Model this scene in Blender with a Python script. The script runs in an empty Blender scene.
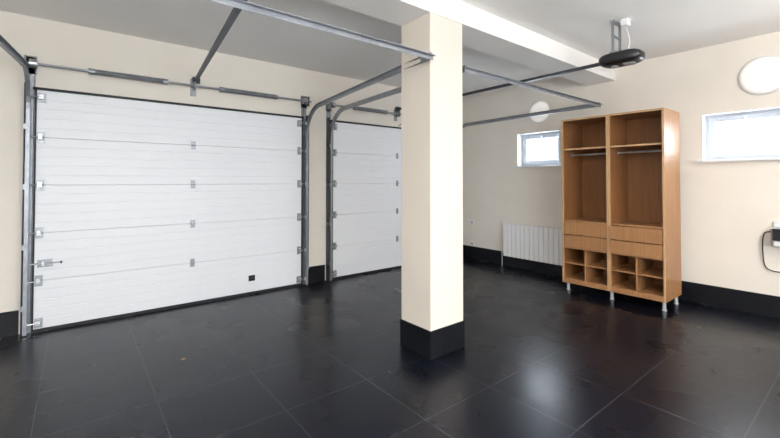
import bpy, bmesh, math
from mathutils import Vector, Matrix
scene=bpy.context.scene
scene.view_settings.view_transform='Standard'

# ---------------------------------------------------------------- materials
def mat(name,col,rough=.5,metal=0,emit=None,es=0,spec=.5):
    m=bpy.data.materials.new(name);m.use_nodes=True
    b=m.node_tree.nodes['Principled BSDF']
    b.inputs['Base Color'].default_value=(*col,1);b.inputs['Roughness'].default_value=rough
    b.inputs['Metallic'].default_value=metal;b.inputs['Specular IOR Level'].default_value=spec
    if emit: b.inputs['Emission Color'].default_value=(*emit,1);b.inputs['Emission Strength'].default_value=es
    return m
def noisy(m,scale,c1,c2,bump=0,stretch=(1,1,1),detail=4,rr=None,lo=.35,hi=.65):
    nt=m.node_tree;N=nt.nodes;L=nt.links;b=N['Principled BSDF']
    tc=N.new('ShaderNodeTexCoord');mp=N.new('ShaderNodeMapping');mp.inputs['Scale'].default_value=stretch
    nz=N.new('ShaderNodeTexNoise');nz.inputs['Scale'].default_value=scale;nz.inputs['Detail'].default_value=detail
    L.new(tc.outputs['Object'],mp.inputs['Vector']);L.new(mp.outputs[0],nz.inputs['Vector'])
    cr=N.new('ShaderNodeValToRGB');cr.color_ramp.elements[0].position=lo;cr.color_ramp.elements[1].position=hi
    cr.color_ramp.elements[0].color=(*c1,1);cr.color_ramp.elements[1].color=(*c2,1)
    L.new(nz.outputs['Fac'],cr.inputs[0]);L.new(cr.outputs[0],b.inputs['Base Color'])
    if bump:
        bp=N.new('ShaderNodeBump');bp.inputs['Strength'].default_value=bump;bp.inputs['Distance'].default_value=.002
        L.new(nz.outputs['Fac'],bp.inputs['Height']);L.new(bp.outputs[0],b.inputs['Normal'])
    if rr:
        mr=N.new('ShaderNodeMapRange');mr.inputs['To Min'].default_value=rr[0];mr.inputs['To Max'].default_value=rr[1]
        L.new(nz.outputs['Fac'],mr.inputs['Value']);L.new(mr.outputs[0],b.inputs['Roughness'])
    return m
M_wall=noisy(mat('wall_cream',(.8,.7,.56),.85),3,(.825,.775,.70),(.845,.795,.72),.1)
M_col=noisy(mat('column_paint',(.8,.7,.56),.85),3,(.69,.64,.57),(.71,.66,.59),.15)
M_ceil=noisy(mat('ceiling_paint',(.78,.75,.72),.9),2,(.86,.845,.82),(.88,.865,.84))
M_door=noisy(mat('door_white_panel',(.8,.82,.86),.45),60,(.82,.845,.885),(.84,.865,.905),.08,(.3,1,3))
M_steel=noisy(mat('galvanised_steel',(.5,.52,.55),.42,.6),12,(.27,.29,.32),(.34,.36,.39))
M_dsteel=mat('dark_steel',(.06,.067,.08),.45,.5)
M_rubber=mat('black_rubber',(.012,.012,.014),.6)
M_black=mat('black_plastic',(.01,.01,.012),.35)
M_white=mat('white_plastic',(.82,.83,.85),.35)
M_frame=mat('window_frame_upvc',(.60,.64,.70),.35)
M_rad=mat('radiator_enamel',(.90,.90,.90),.3)
M_base=noisy(mat('black_tile_trim',(.012,.013,.016),.35,spec=.3),5,(.004,.005,.008),(.008,.009,.012))
M_grey=mat('grey_plastic',(.35,.36,.37),.4)
M_lamp=mat('lamp_glass',(.9,.88,.84),.3,emit=(1,.96,.90),es=.3)
M_chrome=mat('chrome',(.45,.46,.48),.3,.8)
def wood(name,c1,c2):
    m=mat(name,c1,.42);nt=m.node_tree;N=nt.nodes;L=nt.links;b=N['Principled BSDF']
    tc=N.new('ShaderNodeTexCoord');mp=N.new('ShaderNodeMapping');mp.inputs['Scale'].default_value=(14,14,.7)
    nz=N.new('ShaderNodeTexNoise');nz.inputs['Scale'].default_value=3;nz.inputs['Detail'].default_value=6;nz.inputs['Distortion'].default_value=.4
    cr=N.new('ShaderNodeValToRGB');cr.color_ramp.elements[0].position=.3;cr.color_ramp.elements[1].position=.7
    cr.color_ramp.elements[0].color=(*c1,1);cr.color_ramp.elements[1].color=(*c2,1)
    L.new(tc.outputs['Object'],mp.inputs[0]);L.new(mp.outputs[0],nz.inputs['Vector']);L.new(nz.outputs['Fac'],cr.inputs[0]);L.new(cr.outputs[0],b.inputs['Base Color'])
    return m
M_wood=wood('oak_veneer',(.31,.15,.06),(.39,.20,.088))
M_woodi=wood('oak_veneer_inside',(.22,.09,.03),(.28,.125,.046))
M_woode=wood('oak_edge',(.46,.28,.14),(.54,.34,.18))
M_glass=bpy.data.materials.new('window_glass');M_glass.use_nodes=True
nt=M_glass.node_tree;nt.nodes.clear();o=nt.nodes.new('ShaderNodeOutputMaterial');mx=nt.nodes.new('ShaderNodeMixShader');t=nt.nodes.new('ShaderNodeBsdfTransparent');g=nt.nodes.new('ShaderNodeBsdfGlossy');g.inputs['Roughness'].default_value=.05;mx.inputs[0].default_value=.06
nt.links.new(t.outputs[0],mx.inputs[1]);nt.links.new(g.outputs[0],mx.inputs[2]);nt.links.new(mx.outputs[0],o.inputs[0])
# floor tiles
M_floor=mat('black_floor_tiles',(.012,.013,.018),.4,spec=.27)
nt=M_floor.node_tree;N=nt.nodes;L=nt.links;b=N['Principled BSDF']
tc=N.new('ShaderNodeTexCoord');br=N.new('ShaderNodeTexBrick');br.offset=0;br.squash=1
mp=N.new('ShaderNodeMapping');mp.inputs['Location'].default_value=(.18,.10,0);L.new(tc.outputs['Object'],mp.inputs[0]);L.new(mp.outputs[0],br.inputs['Vector'])
br.inputs['Scale'].default_value=1;br.inputs['Brick Width'].default_value=.6;br.inputs['Row Height'].default_value=.6;br.inputs['Mortar Size'].default_value=.0028
br.inputs['Color1'].default_value=(.0025,.0035,.008,1);br.inputs['Color2'].default_value=(.004,.0052,.0105,1);br.inputs['Mortar'].default_value=(.040,.043,.052,1)
L.new(br.outputs['Color'],b.inputs['Base Color'])
nz=N.new('ShaderNodeTexNoise');nz.inputs['Scale'].default_value=1.6;nz.inputs['Detail'].default_value=5;L.new(tc.outputs['Object'],nz.inputs['Vector'])
mr=N.new('ShaderNodeMapRange');mr.inputs['To Min'].default_value=.20;mr.inputs['To Max'].default_value=.36;L.new(nz.outputs['Fac'],mr.inputs['Value']);L.new(mr.outputs[0],b.inputs['Roughness'])
bp=N.new('ShaderNodeBump');bp.inputs['Strength'].default_value=.3;bp.inputs['Distance'].default_value=.002;bp.invert=True
L.new(br.outputs['Fac'],bp.inputs['Height']);L.new(bp.outputs[0],b.inputs['Normal'])

# ---------------------------------------------------------------- builder
class B:
    def __init__(s): s.bm=bmesh.new();s.mats=[]
    def mi(s,m):
        if m not in s.mats:s.mats.append(m)
        return s.mats.index(m)
    def box(s,x0,x1,y0,y1,z0,z1,m,bev=0):
        k=s.mi(m)
        t=bmesh.new();bmesh.ops.create_cube(t,size=1)
        for v in t.verts: v.co=Vector(((x0+x1)/2+v.co.x*(x1-x0),(y0+y1)/2+v.co.y*(y1-y0),(z0+z1)/2+v.co.z*(z1-z0)))
        if bev: bmesh.ops.bevel(t,geom=t.edges[:],offset=bev,segments=2,profile=.5,affect='EDGES')
        s.merge(t,k)
    def merge(s,t,k,smooth=False):
        vm={v:s.bm.verts.new(v.co) for v in t.verts}
        for f in t.faces:
            try:
                nf=s.bm.faces.new([vm[v] for v in f.verts]);nf.material_index=k;nf.smooth=smooth
            except ValueError: pass
        t.free()
    def cyl(s,p,q,r,m,seg=16,r2=None):
        p=Vector(p);q=Vector(q);d=q-p;t=bmesh.new()
        bmesh.ops.create_cone(t,cap_ends=True,segments=seg,radius1=r,radius2=r if r2 is None else r2,depth=d.length)
        R=d.to_track_quat('Z','Y').to_matrix().to_4x4();bmesh.ops.transform(t,matrix=Matrix.Translation((p+q)/2)@R,verts=t.verts[:])
        s.merge(t,s.mi(m))
    def sweep(s,pts,prof,m,up=Vector((0,0,1)),side=None,closed=True,smooth=False):
        k=s.mi(m);pts=[Vector(p) for p in pts];rings=[]
        prev=None
        for i,p in enumerate(pts):
            d=(pts[min(i+1,len(pts)-1)]-pts[max(i-1,0)]).normalized()
            if side is not None: a=side-d*side.dot(d)
            else:
                a=prev-d*prev.dot(d) if prev is not None else d.orthogonal()
            a.normalize();prev=a;n=d.cross(a)
            rings.append([s.bm.verts.new(p+a*u+n*v) for u,v in prof])
        for i in range(len(rings)-1):
            for j in range(len(prof) if closed else len(prof)-1):
                f=s.bm.faces.new((rings[i][j],rings[i][(j+1)%len(prof)],rings[i+1][(j+1)%len(prof)],rings[i+1][j]));f.material_index=k;f.smooth=smooth
        if closed:
            for r,rv in ((rings[0],1),(rings[-1],0)):
                f=s.bm.faces.new(r[::-1] if rv else r);f.material_index=k
    def tube(s,pts,r,m,seg=8):
        s.sweep(pts,[(r*math.cos(2*math.pi*i/seg),r*math.sin(2*math.pi*i/seg)) for i in range(seg)],m,smooth=True)
    def bar(s,p,q,w,h,m):
        p=Vector(p);q=Vector(q);d=(q-p).normalized();side=d.cross(Vector((0,0,1)))
        s.sweep([p,q],[(-w/2,-h/2),(w/2,-h/2),(w/2,h/2),(-w/2,h/2)],m,side=side)
    def angle(s,p,q,w,t,m):
        p=Vector(p);q=Vector(q);d=(q-p).normalized();side=d.cross(Vector((0,0,1)))
        s.sweep([p,q],[(0,0),(w,0),(w,t),(t,t),(t,w),(0,w)],m,side=side)
    def obj(s,name,parent=None):
        bmesh.ops.recalc_face_normals(s.bm,faces=s.bm.faces[:])
        me=bpy.data.meshes.new(name);s.bm.to_mesh(me);s.bm.free()
        for m in s.mats: me.materials.append(m)
        ob=bpy.data.objects.new(name,me);scene.collection.objects.link(ob)
        if parent: ob.parent=parent
        return ob
def empty(name,loc=(0,0,0)):
    e=bpy.data.objects.new(name,None);scene.collection.objects.link(e);return e

# ---------------------------------------------------------------- room
XL,XR,YB,YF,ZC=-1.6,5.635,-2.6,4.955,2.942
b=B();b.box(XL-.3,XR+.3,YB-.3,YF+.3,-.15,0,M_floor);b.obj('floor')
b=B();b.box(XL-.3,XR+.3,YB-.3,YF+.3,ZC,ZC+.15,M_ceil);b.obj('ceiling')
b=B();b.box(XL-.3,XR+.3,YF,YF+.3,0,ZC,M_wall);b.obj('wall_front')
b=B();b.box(XL-.3,XL,YB,YF,0,ZC,M_wall);b.obj('wall_left')
W=[(3.011,3.735,1.639,2.168),(.58,1.306,1.639,2.168)]
b=B()
b.box(XR,XR+.3,YB,YF,0,1.639,M_wall);b.box(XR,XR+.3,YB,YF,2.168,ZC,M_wall)
b.box(XR,XR+.3,YB,.58,1.639,2.168,M_wall);b.box(XR,XR+.3,1.306,3.011,1.639,2.168,M_wall);b.box(XR,XR+.3,3.735,YF,1.639,2.168,M_wall)
b.obj('wall_right')
BX0,BX1,BZ0,BZ1=-1.2,2.6,.5,2.4
b=B()
b.box(XL-.3,BX0,YB-.3,YB,0,ZC,M_wall);b.box(BX1,XR+.3,YB-.3,YB,0,ZC,M_wall);b.box(BX0,BX1,YB-.3,YB,0,BZ0,M_wall);b.box(BX0,BX1,YB-.3,YB,BZ1,ZC,M_wall)
b.obj('wall_back')
b=B()
for i in range(5):
    x=BX0+(BX1-BX0)*i/4;b.box(max(x-.03,BX0),min(x+.03,BX1),YB-.15,YB-.09,BZ0,BZ1,M_white)
b.box(BX0,BX1,YB-.15,YB-.09,BZ0,BZ0+.06,M_white);b.box(BX0,BX1,YB-.15,YB-.09,BZ1-.06,BZ1,M_white)
b.box(BX0,BX1,YB-.125,YB-.12,BZ0,BZ1,M_glass)
b.obj('window_3')  # unseen window added behind camera to let fill daylight in
for i,(y0,y1,z0,z1) in enumerate(W):
    b=B();xo=XR+.13
    t=.006
    b.box(XR-.004,xo,y0,y0+t,z0,z1,M_white);b.box(XR-.004,xo,y1-t,y1,z0,z1,M_white);b.box(XR-.004,xo,y0,y1,z1-t,z1,M_white)
    b.box(XR-.05,xo,y0-.04,y1+.04,z0-.022,z0+.004,M_white,.004)
    def frame(x0,x1,a0,a1,c0,c1,w):
        b.box(x0,x1,a0,a0+w,c0,c1,M_frame,.004);b.box(x0,x1,a1-w,a1,c0,c1,M_frame,.004);b.box(x0,x1,a0+w,a1-w,c0,c0+w,M_frame,.004);b.box(x0,x1,a0+w,a1-w,c1-w,c1,M_frame,.004)
    frame(xo,xo+.07,y0,y1,z0,z1,.05);frame(xo-.015,xo+.05,y0+.035,y1-.035,z0+.035,z1-.035,.055)
    b.box(xo+.02,xo+.026,y0+.08,y1-.08,z0+.08,z1-.08,M_glass)
    b.box(xo-.05,xo-.015,(y0+y1)/2-.01,(y0+y1)/2+.01,z1-.10,z1-.05,M_white,.003)
    b.obj('window_%d'%(i+1))
b=B();b.box(XL,XR,2.235,2.60,2.75,ZC,M_ceil);b.obj('ceiling_beam')
b=B();cx0,cx1,cy0,cy1=2.190,2.575,2.239,2.596
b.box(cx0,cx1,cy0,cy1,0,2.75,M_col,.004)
q=.008;b.box(cx0-q,cx1+q,cy0-q,cy1+q,0,.222,M_base,.002)
b.obj('column')
hb,tb=.222,.012
b=B();b.box(XL,-.40,YF-tb,YF,0,hb,M_base);b.box(2.49,2.76,YF-tb,YF,0,hb,M_base);b.box(5.40,XR,YF-tb,YF,0,hb,M_base);b.obj('baseboard_front')
b=B();b.box(XR-tb,XR,YB,YF-tb,0,hb,M_base);b.obj('baseboard_right')
b=B();b.box(XL,XL+tb,YB,YF-tb,0,hb,M_base);b.obj('baseboard_left')
b=B();b.box(XL+tb,XR-tb,YB,YB+tb,0,hb,M_base);b.obj('baseboard_back')

# ---------------------------------------------------------------- garage doors
def garage_door(name,x0,x1,skewL,skewR,ytrack,handle,rail=None):
    E=empty(name);zt=2.255;yf=YF-.045
    b=B();k=b.mi(M_door)
    for i in range(5):
        z0=.03+i*.445
        prof=[(YF-.004,z0+.001),(yf+.004,z0+.001),(yf,z0+.005)]
        nr=5
        for j in range(1,nr):
            zc=z0+.445*j/nr
            prof+=[(yf,zc-.006),(yf+.0022,zc-.002),(yf+.0022,zc+.002),(yf,zc+.006)]
        prof+=[(yf,z0+.440),(yf+.004,z0+.444),(YF-.004,z0+.444)]
        A=[b.bm.verts.new((x0,y,z)) for y,z in prof];C=[b.bm.verts.new((x1,y,z)) for y,z in prof]
        for j in range(len(prof)-1):
            b.bm.faces.new((A[j],A[j+1],C[j+1],C[j])).material_index=k
        b.bm.faces.new(A).material_index=k;b.bm.faces.new(C[::-1]).material_index=k
    b.obj('panels',E)
    b=B();b.box(x0,x1,yf-.002,YF-.004,0,.03,M_rubber);b.box(x0-.03,x1+.03,yf-.012,YF-.002,zt,zt+.022,M_rubber)
    b.obj('seals',E)
    b=B()
    for sgn,xe,sk in ((-1,x0,skewL),(1,x1,skewR)):
        a,c=sorted((xe,xe+sgn*.014));b.box(a,c,yf-.012,YF-.002,0,zt+.02,M_rubber)
        a,c=sorted((xe+sgn*.014,xe+sgn*.085));b.box(a,c,YF-.012,YF-.002,0,2.56,M_steel)
        a,c=sorted((xe+sgn*.080,xe+sgn*.085));b.box(a,c,YF-.10,YF-.012,0,2.30,M_dsteel)
        xt=xe+sgn*.055;yt=YF-.085;r=.38;zt2=2.385
        pts=[(xt,yt,0.01),(xt,yt,1.0),(xt,yt,zt2-r)]
        for j in range(1,11):
            an=math.pi/2*j/10;pts.append((xt,yt-r*(1-math.cos(an)),zt2-r+r*math.sin(an)))
        ye=yt-r
        for j in (1,2,3,4): pts.append((xt+sk*j/4,ye+(ytrack-ye)*j/4,zt2))
        w=.028;s=sgn
        side=Vector((1,0,0))
        pr=[(s*w/2,-.026),(s*w/2,.026),(-s*w/2,.026),(-s*w/2,.021),(s*(w/2-.004),.021),(s*(w/2-.004),-.021),(-s*w/2,-.021),(-s*w/2,-.026)]
        b.sweep(pts,pr,M_steel,side=side)
        for z in (.25,.8,1.35,1.9):
            a,c=sorted((xt+sgn*.012,xt+sgn*.03));b.box(a,c,YF-.11,YF-.01,z-.025,z+.025,M_steel)
        b.box(xe+sgn*.05-.045,xe+sgn*.05+.045,YF-.012,YF-.004,2.40,2.57,M_steel)
        a,c=sorted((xe+sgn*.075,xe+sgn*.08));b.box(a,c,YF-.12,YF-.012,2.42,2.55,M_steel)
        a,c=sorted((xe+sgn*.0,xe+sgn*.055));b.cyl((a,YF-.085,2.485),(c,YF-.085,2.485),.042,M_chrome,20)
        b.tube([(xe+sgn*.02,YF-.055,2.46),(xe+sgn*.02,YF-.058,.1)],.002,M_dsteel,5)
    b.obj('tracks',E)
    b=B();zt2=2.385
    xa=x0-.055+skewL;xb=x1+.055+skewR
    b.angle((xa-.02,ytrack,zt2+.0),(xb+.02,ytrack,zt2+.0),.035,.004,M_steel)
    b.bar((xa-.02,ytrack+.01,zt2-.012),(xb+.02,ytrack+.01,zt2-.012),.004,.03,M_dsteel)
    b.obj('cross_bar',E)
    b=B();ys,zs=YF-.085,2.485
    b.cyl((x0-.12,ys,zs),(x1+.12,ys,zs),.0127,M_steel,14)
    Lx=x1-x0
    for f0,f1 in ((.15,.39),(.61,.855)):
        s0=x0+Lx*f0;s1=x0+Lx*f1;n=int((s1-s0)/.011)
        pts=[]
        for i in range(n*8+1):
            a=2*math.pi*i/8;pts.append((s0+(s1-s0)*i/(n*8),ys+.026*math.cos(a),zs+.026*math.sin(a)))
        b.tube(pts,.0046,M_steel,5)
        for s in (s0,s1): b.cyl((s-.025,ys,zs),(s+.025,ys,zs),.031,M_steel,16)
    xm=(x0+x1)/2;b.box(xm-.03,xm+.03,YF-.010,YF-.002,2.38,2.58,M_steel);b.box(xm-.003,xm+.003,YF-.12,YF-.01,2.44,2.53,M_steel)
    b.obj('torsion_springs',E)
    b=B()
    for i in range(1,5):
        z=.03+i*.445
        b.box(xm-.022,xm+.022,yf-.004,yf,z-.045,z+.045,M_steel,.001);b.cyl((xm-.024,yf-.008,z),(xm+.024,yf-.008,z),.007,M_steel,10)
        for xe,sg in ((x0,1),(x1,-1)):
            a,c=sorted((xe+sg*.005,xe+sg*.06));b.box(a,c,yf-.004,yf,z-.05,z+.05,M_steel,.001)
            a,c=sorted((xe+sg*.012,xe+sg*.045));b.box(a,c,yf-.04,yf-.004,z-.02,z+.028,M_chrome,.002)
            b.cyl((xe+sg*.06,yf-.035,z),(xe-sg*.055,yf-.035,z),.006,M_chrome,8)
            b.cyl((xe-sg*.040,yf-.04,z),(xe-sg*.056,yf-.04,z),.022,M_white,14)
    for xe,sg in ((x0,1),(x1,-1)):
        for z in (.09,zt-.07):
            a,c=sorted((xe+sg*.005,xe+sg*.065));b.box(a,c,yf-.005,yf,z-.05,z+.04,M_steel,.001)
            b.cyl((xe+sg*.05,yf-.035,z),(xe-sg*.055,yf-.035,z),.006,M_chrome,8);b.cyl((xe-sg*.040,yf-.04,z),(xe-sg*.056,yf-.04,z),.022,M_white,14)
            a,c=sorted((xe+sg*.01,xe+sg*.05));b.box(a,c,yf-.04,yf-.005,z-.02,z+.02,M_chrome,.002)
    b.obj('hinges',E)
    if handle:
        b=B()
        b.box(x0+.02,x0+.13,yf-.008,yf,.60,.67,M_steel,.002);b.cyl((x0-.03,yf-.02,.635),(x0+.20,yf-.02,.635),.008,M_chrome,10)
        b.box(x0+.05,x0+.075,yf-.03,yf-.008,.61,.66,M_chrome,.002);b.box(x0+.185,x0+.20,yf-.05,yf-.012,.625,.645,M_black,.003)
        b.obj('slide_bolt',E)
        b=B();b.box(1.675,1.755,yf-.006,yf,.165,.235,M_black,.003);b.box(1.69,1.74,yf-.03,yf-.006,.19,.21,M_black,.006);b.obj('pull_handle',E)
    return E
D1=garage_door('garage_door',-.297,2.377,-.27,-.27,2.20,True)
D2=garage_door('garage_door',2.862,5.245,-.16,-.07,2.26,False)
b=B();b.bar((1.07,YF-.01,2.575),(.72,2.19,2.43),.035,.03,M_dsteel);b.box(1.03,1.11,YF-.03,YF-.001,2.53,2.60,M_dsteel,.003)
b.obj('centre_rail',D1)

# opener
E=empty('garage_door_opener')
b=B();b.bar((4.08,YF-.02,2.57),(4.08,1.70,2.57),.03,.03,M_dsteel);b.box(4.05,4.11,YF-.05,YF-.001,2.53,2.61,M_dsteel,.003)
b.box(4.06,4.10,3.9,4.0,2.53,2.555,M_black,.004);b.bar((4.08,3.95,2.54),(4.08,YF-.06,2.30),.02,.006,M_steel)
b.obj('rail',E)
b=B()
t=bmesh.new();bmesh.ops.create_uvsphere(t,u_segments=32,v_segments=16,radius=1)
def sgnpow(v,p): return math.copysign(abs(v)**p,v)
for v in t.verts:
    v.co=Vector((4.08+sgnpow(v.co.x,.6)*.125,1.56+sgnpow(v.co.y,.65)*.19,2.575+sgnpow(v.co.z,.6)*.062))
b.merge(t,b.mi(M_black),True)
b.box(4.03,4.13,1.44,1.53,2.508,2.516,M_grey,.003);b.cyl((4.08,1.62,2.505),(4.08,1.62,2.518),.035,M_grey,20)
b.obj('motor_housing',E)
b=B()
for x in (4.0,4.16): b.box(x-.002,x+.002,1.59,1.615,2.60,ZC,M_steel)
b.box(3.99,4.17,1.585,1.62,2.925,ZC,M_steel);b.box(3.99,4.17,1.59,1.615,2.79,2.80,M_steel);b.box(3.99,4.17,1.575,1.63,2.625,2.645,M_steel)
b.box(4.04,4.12,1.49,1.55,2.88,ZC,M_white,.004);b.tube([(4.08,1.52,2.88),(4.09,1.50,2.8),(4.07,1.48,2.72),(4.08,1.5,2.63)],.005,M_white)
b.obj('hangers',E)

# ---------------------------------------------------------------- wardrobe
E=empty('open_wardrobe')
fx,bx,ya,yb,yc,z0,z1=4.924,5.43,1.467,2.61,2.04,.105,2.171;t=.022
b=B()
def panel(x0,x1,y0,y1,za,zb,m=M_wood):
    b.box(x0,x1,y0,y1,za,zb,m,.0012)
panel(fx,bx,ya,ya+t,z0,z1);panel(fx,bx,yb-t,yb,z0,z1);panel(fx,bx,yc-t,yc+t,z0,z1)
panel(fx,bx,ya,yb,z1,z1+.022);panel(fx,bx,ya+t,yb-t,z0,z0+.06)
for y in (ya,yb-t): b.box(fx-.002,fx,y,y+t,z0,z1,M_woode)
b.box(fx-.002,fx,yc-t,yc+t,z0,z1,M_woode);b.box(fx-.002,fx,ya,yb,z1,z1+.022,M_woode)
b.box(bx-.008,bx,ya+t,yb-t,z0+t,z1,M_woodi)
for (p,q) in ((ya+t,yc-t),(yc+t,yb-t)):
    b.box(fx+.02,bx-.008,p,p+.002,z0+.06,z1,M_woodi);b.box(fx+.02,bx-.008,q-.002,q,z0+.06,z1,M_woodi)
b.obj('carcass',E)
b=B()
for (p,q) in ((ya+t,yc-t),(yc+t,yb-t)):
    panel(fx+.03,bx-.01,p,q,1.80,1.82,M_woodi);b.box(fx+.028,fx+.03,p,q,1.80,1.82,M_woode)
    panel(fx+.01,bx-.01,p,q,.885,.905)
    panel(fx+.01,bx-.01,p,q,.545,.562)
    m=(p+q)/2
    panel(fx+.01,bx-.01,m-.008,m+.008,z0+.06,.545)
    panel(fx+.01,bx-.01,p,m-.008,.35,.366);panel(fx+.01,bx-.01,m+.008,q,.35,.366)
b.obj('shelves',E)
b=B()
for (p,q,ext) in ((ya+t,yc-t,.035),(yc+t,yb-t,-.004)):
    for (a,c) in ((.565,.715),(.725,.882)):
        b.box(fx-ext,fx-ext+.018,p+.003,q-.003,a,c,M_wood,.0015)
        b.box(fx-ext+.018,bx-.05,p+.015,p+.027,a+.01,c-.02,M_woode);b.box(fx-ext+.018,bx-.05,q-.027,q-.015,a+.01,c-.02,M_woode);b.box(fx-ext+.018,bx-.05,p+.027,q-.027,a+.01,a+.016,M_woode)
b.obj('drawers',E)
b=B()
for (p,q) in ((ya+t,yc-t),(yc+t,yb-t)):
    b.cyl((5.15,p,1.745),(5.15,q,1.745),.0125,M_chrome,14)
    for y in (p+.004,q-.004): b.cyl((5.15,y-.004,1.745),(5.15,y+.004,1.745),.024,M_chrome,14)
b.obj('hanging_rails',E)
b=B();M_foot=mat('foot_satin_metal',(.5,.51,.53),.35,.3)
for x in (fx+.07,bx-.05):
    for y in (ya+.04,yc,yb-.04):
        b.cyl((x,y,.010),(x,y,z0),.018,M_foot,16);b.cyl((x,y,0),(x,y,.012),.024,M_foot,16);b.cyl((x,y,z0-.010),(x,y,z0),.028,M_foot,16)
b.obj('feet',E)

# ---------------------------------------------------------------- radiator
E=empty('radiator');b=B();n=14
for i in range(n):
    y=3.94-.08*(i+1)
    b.box(XR-.115,XR-.105,y+.003,y+.077,.175,.71,M_rad,.004)
    b.box(XR-.105,XR-.04,y+.030,y+.050,.19,.70,M_rad,.003)
    b.box(XR-.05,XR-.04,y+.004,y+.076,.19,.70,M_rad,.003)
b.cyl((XR-.075,3.94,.66),(XR-.075,2.82,.66),.018,M_rad);b.cyl((XR-.075,3.94,.22),(XR-.075,2.82,.22),.018,M_rad)
b.obj('fins',E)
b=B();b.cyl((XR-.075,3.94,.22),(XR-.075,4.0,.22),.014,M_chrome);b.cyl((XR-.075,3.99,.22),(XR-.075,3.99,0),.009,M_chrome,10)
for y in (3.02,3.78):
    b.box(XR-.05,XR-.001,y-.01,y+.01,.60,.64,M_rad)
    b.box(XR-.05,XR-.001,y-.01,y+.01,.24,.27,M_rad)
b.obj('pipes',E)

# ---------------------------------------------------------------- wall lamps
for y,z in ((.782,2.51),(3.337,2.48)):
    prof=[(0,.0),(.20,0),(.205,.012),(.20,.03),(.185,.034),(.183,.045),(.16,.07),(.12,.09),(.06,.102),(.001,.105)]
    b=B();k=b.mi(M_lamp);k2=b.mi(M_white);rings=[]
    r0=1 if y<1 else .85
    for r,h in prof[1:]:
        rings.append([b.bm.verts.new((XR-h*.5,y+r*r0*math.cos(a*math.pi/24),z+r*r0*math.sin(a*math.pi/24))) for a in range(48)])
    for i in range(len(rings)-1):
        for j in range(48):
            f=b.bm.faces.new((rings[i][j],rings[i][(j+1)%48],rings[i+1][(j+1)%48],rings[i+1][j]));f.smooth=True;f.material_index=k2 if i<3 else k
    b.bm.faces.new(rings[-1]).material_index=k
    b.obj('wall_lamp')

# ---------------------------------------------------------------- wall device with cable
E=empty('wall_charger');b=B()
b.box(XR-.10,XR,.44,.735,.735,.93,M_grey,.02);b.box(XR-.115,XR-.095,.46,.72,.80,.92,M_black,.008);b.box(XR-.12,XR-.10,.47,.71,.745,.79,M_white,.006)
b.box(XR-.03,XR,.60,.72,.93,.99,M_white,.005)
b.obj('housing',E)
b=B();ctrl=[(XR-.03,.735,.88),(XR-.03,.79,.86),(XR-.03,.805,.75),(XR-.03,.80,.58),(XR-.03,.775,.50),(XR-.03,.70,.475),(XR-.03,.62,.50),(XR-.04,.58,.60),(XR-.05,.56,.735)]
pts=[]
for i in range(len(ctrl)-1):
    P=[Vector(ctrl[max(0,min(len(ctrl)-1,i+k))]) for k in (-1,0,1,2)]
    for s in range(6):
        u=s/6;pts.append(.5*((2*P[1])+(P[2]-P[0])*u+(2*P[0]-5*P[1]+4*P[2]-P[3])*u*u+(3*P[1]-P[0]-3*P[2]+P[3])*u**3))
pts.append(Vector(ctrl[-1]));b.tube(pts,.006,M_black);b.obj('cable',E)

for z in (.655,.27):
    b=B();y=4.68
    b.box(XR-.012,XR,y-.04,y+.04,z-.04,z+.04,M_white,.004);b.cyl((XR-.013,y,z),(XR-.011,y,z),.022,M_grey,20);b.obj('power_outlet')
b=B();k=b.mi(mat('dry_leaf_brown',(.35,.24,.12),.8))
L0=[(-.02,0,.002),(-.008,.009,.006),(.008,.008,.008),(.022,0,.003),(.008,-.008,.004),(-.008,-.009,.002)]
c=b.bm.verts.new((.673,3.45,.001));vs=[b.bm.verts.new((.673+x,3.45+y,z)) for x,y,z in L0]
for i in range(6): b.bm.faces.new((c,vs[i],vs[(i+1)%6])).material_index=k
b.obj('dry_leaf')

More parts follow.
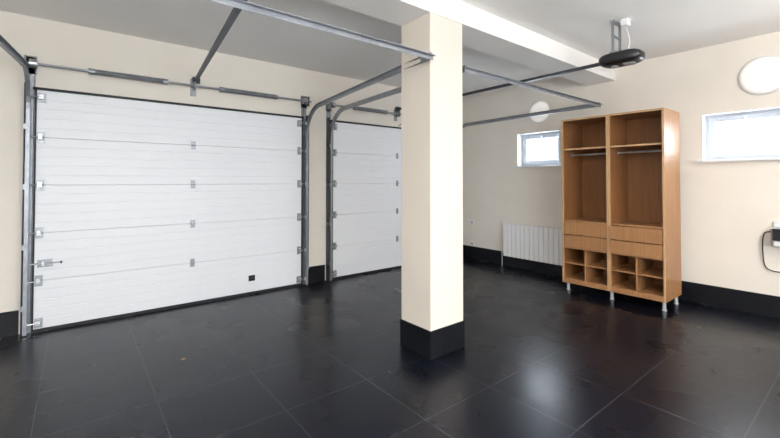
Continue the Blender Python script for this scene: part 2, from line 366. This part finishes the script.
# ---------------------------------------------------------------- added fill lights, unseen behind camera (up/down area lights in a housing)
def fill_lamp(x,y,pd,pu,w=1.4,h=.25):
    E=empty('added_fill_lamp');b=B();z=2.40
    b.box(x-w/2,x+w/2,y-h/2,y+h/2,z-.03,z+.03,M_white,.006)
    for dx in (-w*.4,w*.4): b.cyl((x+dx,y,z+.03),(x+dx,y,ZC),.003,M_steel,8)
    b.obj('housing',E)
    for nm,p,zz,rx in (('fill_down',pd,z-.035,0),('fill_up',pu,z+.035,math.pi)):
        l=bpy.data.lights.new(nm,'AREA');l.shape='RECTANGLE';l.size=w*.95;l.size_y=h*.9;l.energy=p;l.color=(1,.97,.94)
        o=bpy.data.objects.new(nm,l);scene.collection.objects.link(o);o.location=(x,y,zz);o.rotation_euler=(rx,0,0);o.parent=E
fill_lamp(-.75,-.1,45,135);fill_lamp(3.7,-.9,22,115)

def area(name,loc,rot,sx,sy,p,col):
    l=bpy.data.lights.new(name,'AREA');l.shape='RECTANGLE';l.size=sx;l.size_y=sy;l.energy=p;l.color=col
    o=bpy.data.objects.new(name,l);scene.collection.objects.link(o);o.location=loc;o.rotation_euler=rot;return o
area('back_window_fill',((BX0+BX1)/2,YB-.32,(BZ0+BZ1)/2),(math.radians(90),0,0),BX1-BX0,BZ1-BZ0,280,(.92,.96,1))  # area light filling the room through the added back window
for i,(y0,y1,za,zb) in enumerate(W):
    area('daylight_window',(XR+.31,(y0+y1)/2,(za+zb)/2),(0,math.radians(90),0),zb-za,y1-y0,26,(.80,.90,1))

w=bpy.data.worlds.new('sky');scene.world=w;w.use_nodes=True
bg=w.node_tree.nodes['Background'];bg.inputs[0].default_value=(.88,.94,1,1);bg.inputs[1].default_value=1.3

# ---------------------------------------------------------------- camera
cam=bpy.data.cameras.new('camera');co=bpy.data.objects.new('camera',cam);scene.collection.objects.link(co)
cam.sensor_width=36;cam.lens=36*393.9/780;cam.shift_y=-(219-173.95)/780;cam.clip_start=.05
co.location=(0,0,1.4);co.rotation_euler=(math.radians(91.067),0,math.radians(51.488-90))
scene.camera=co
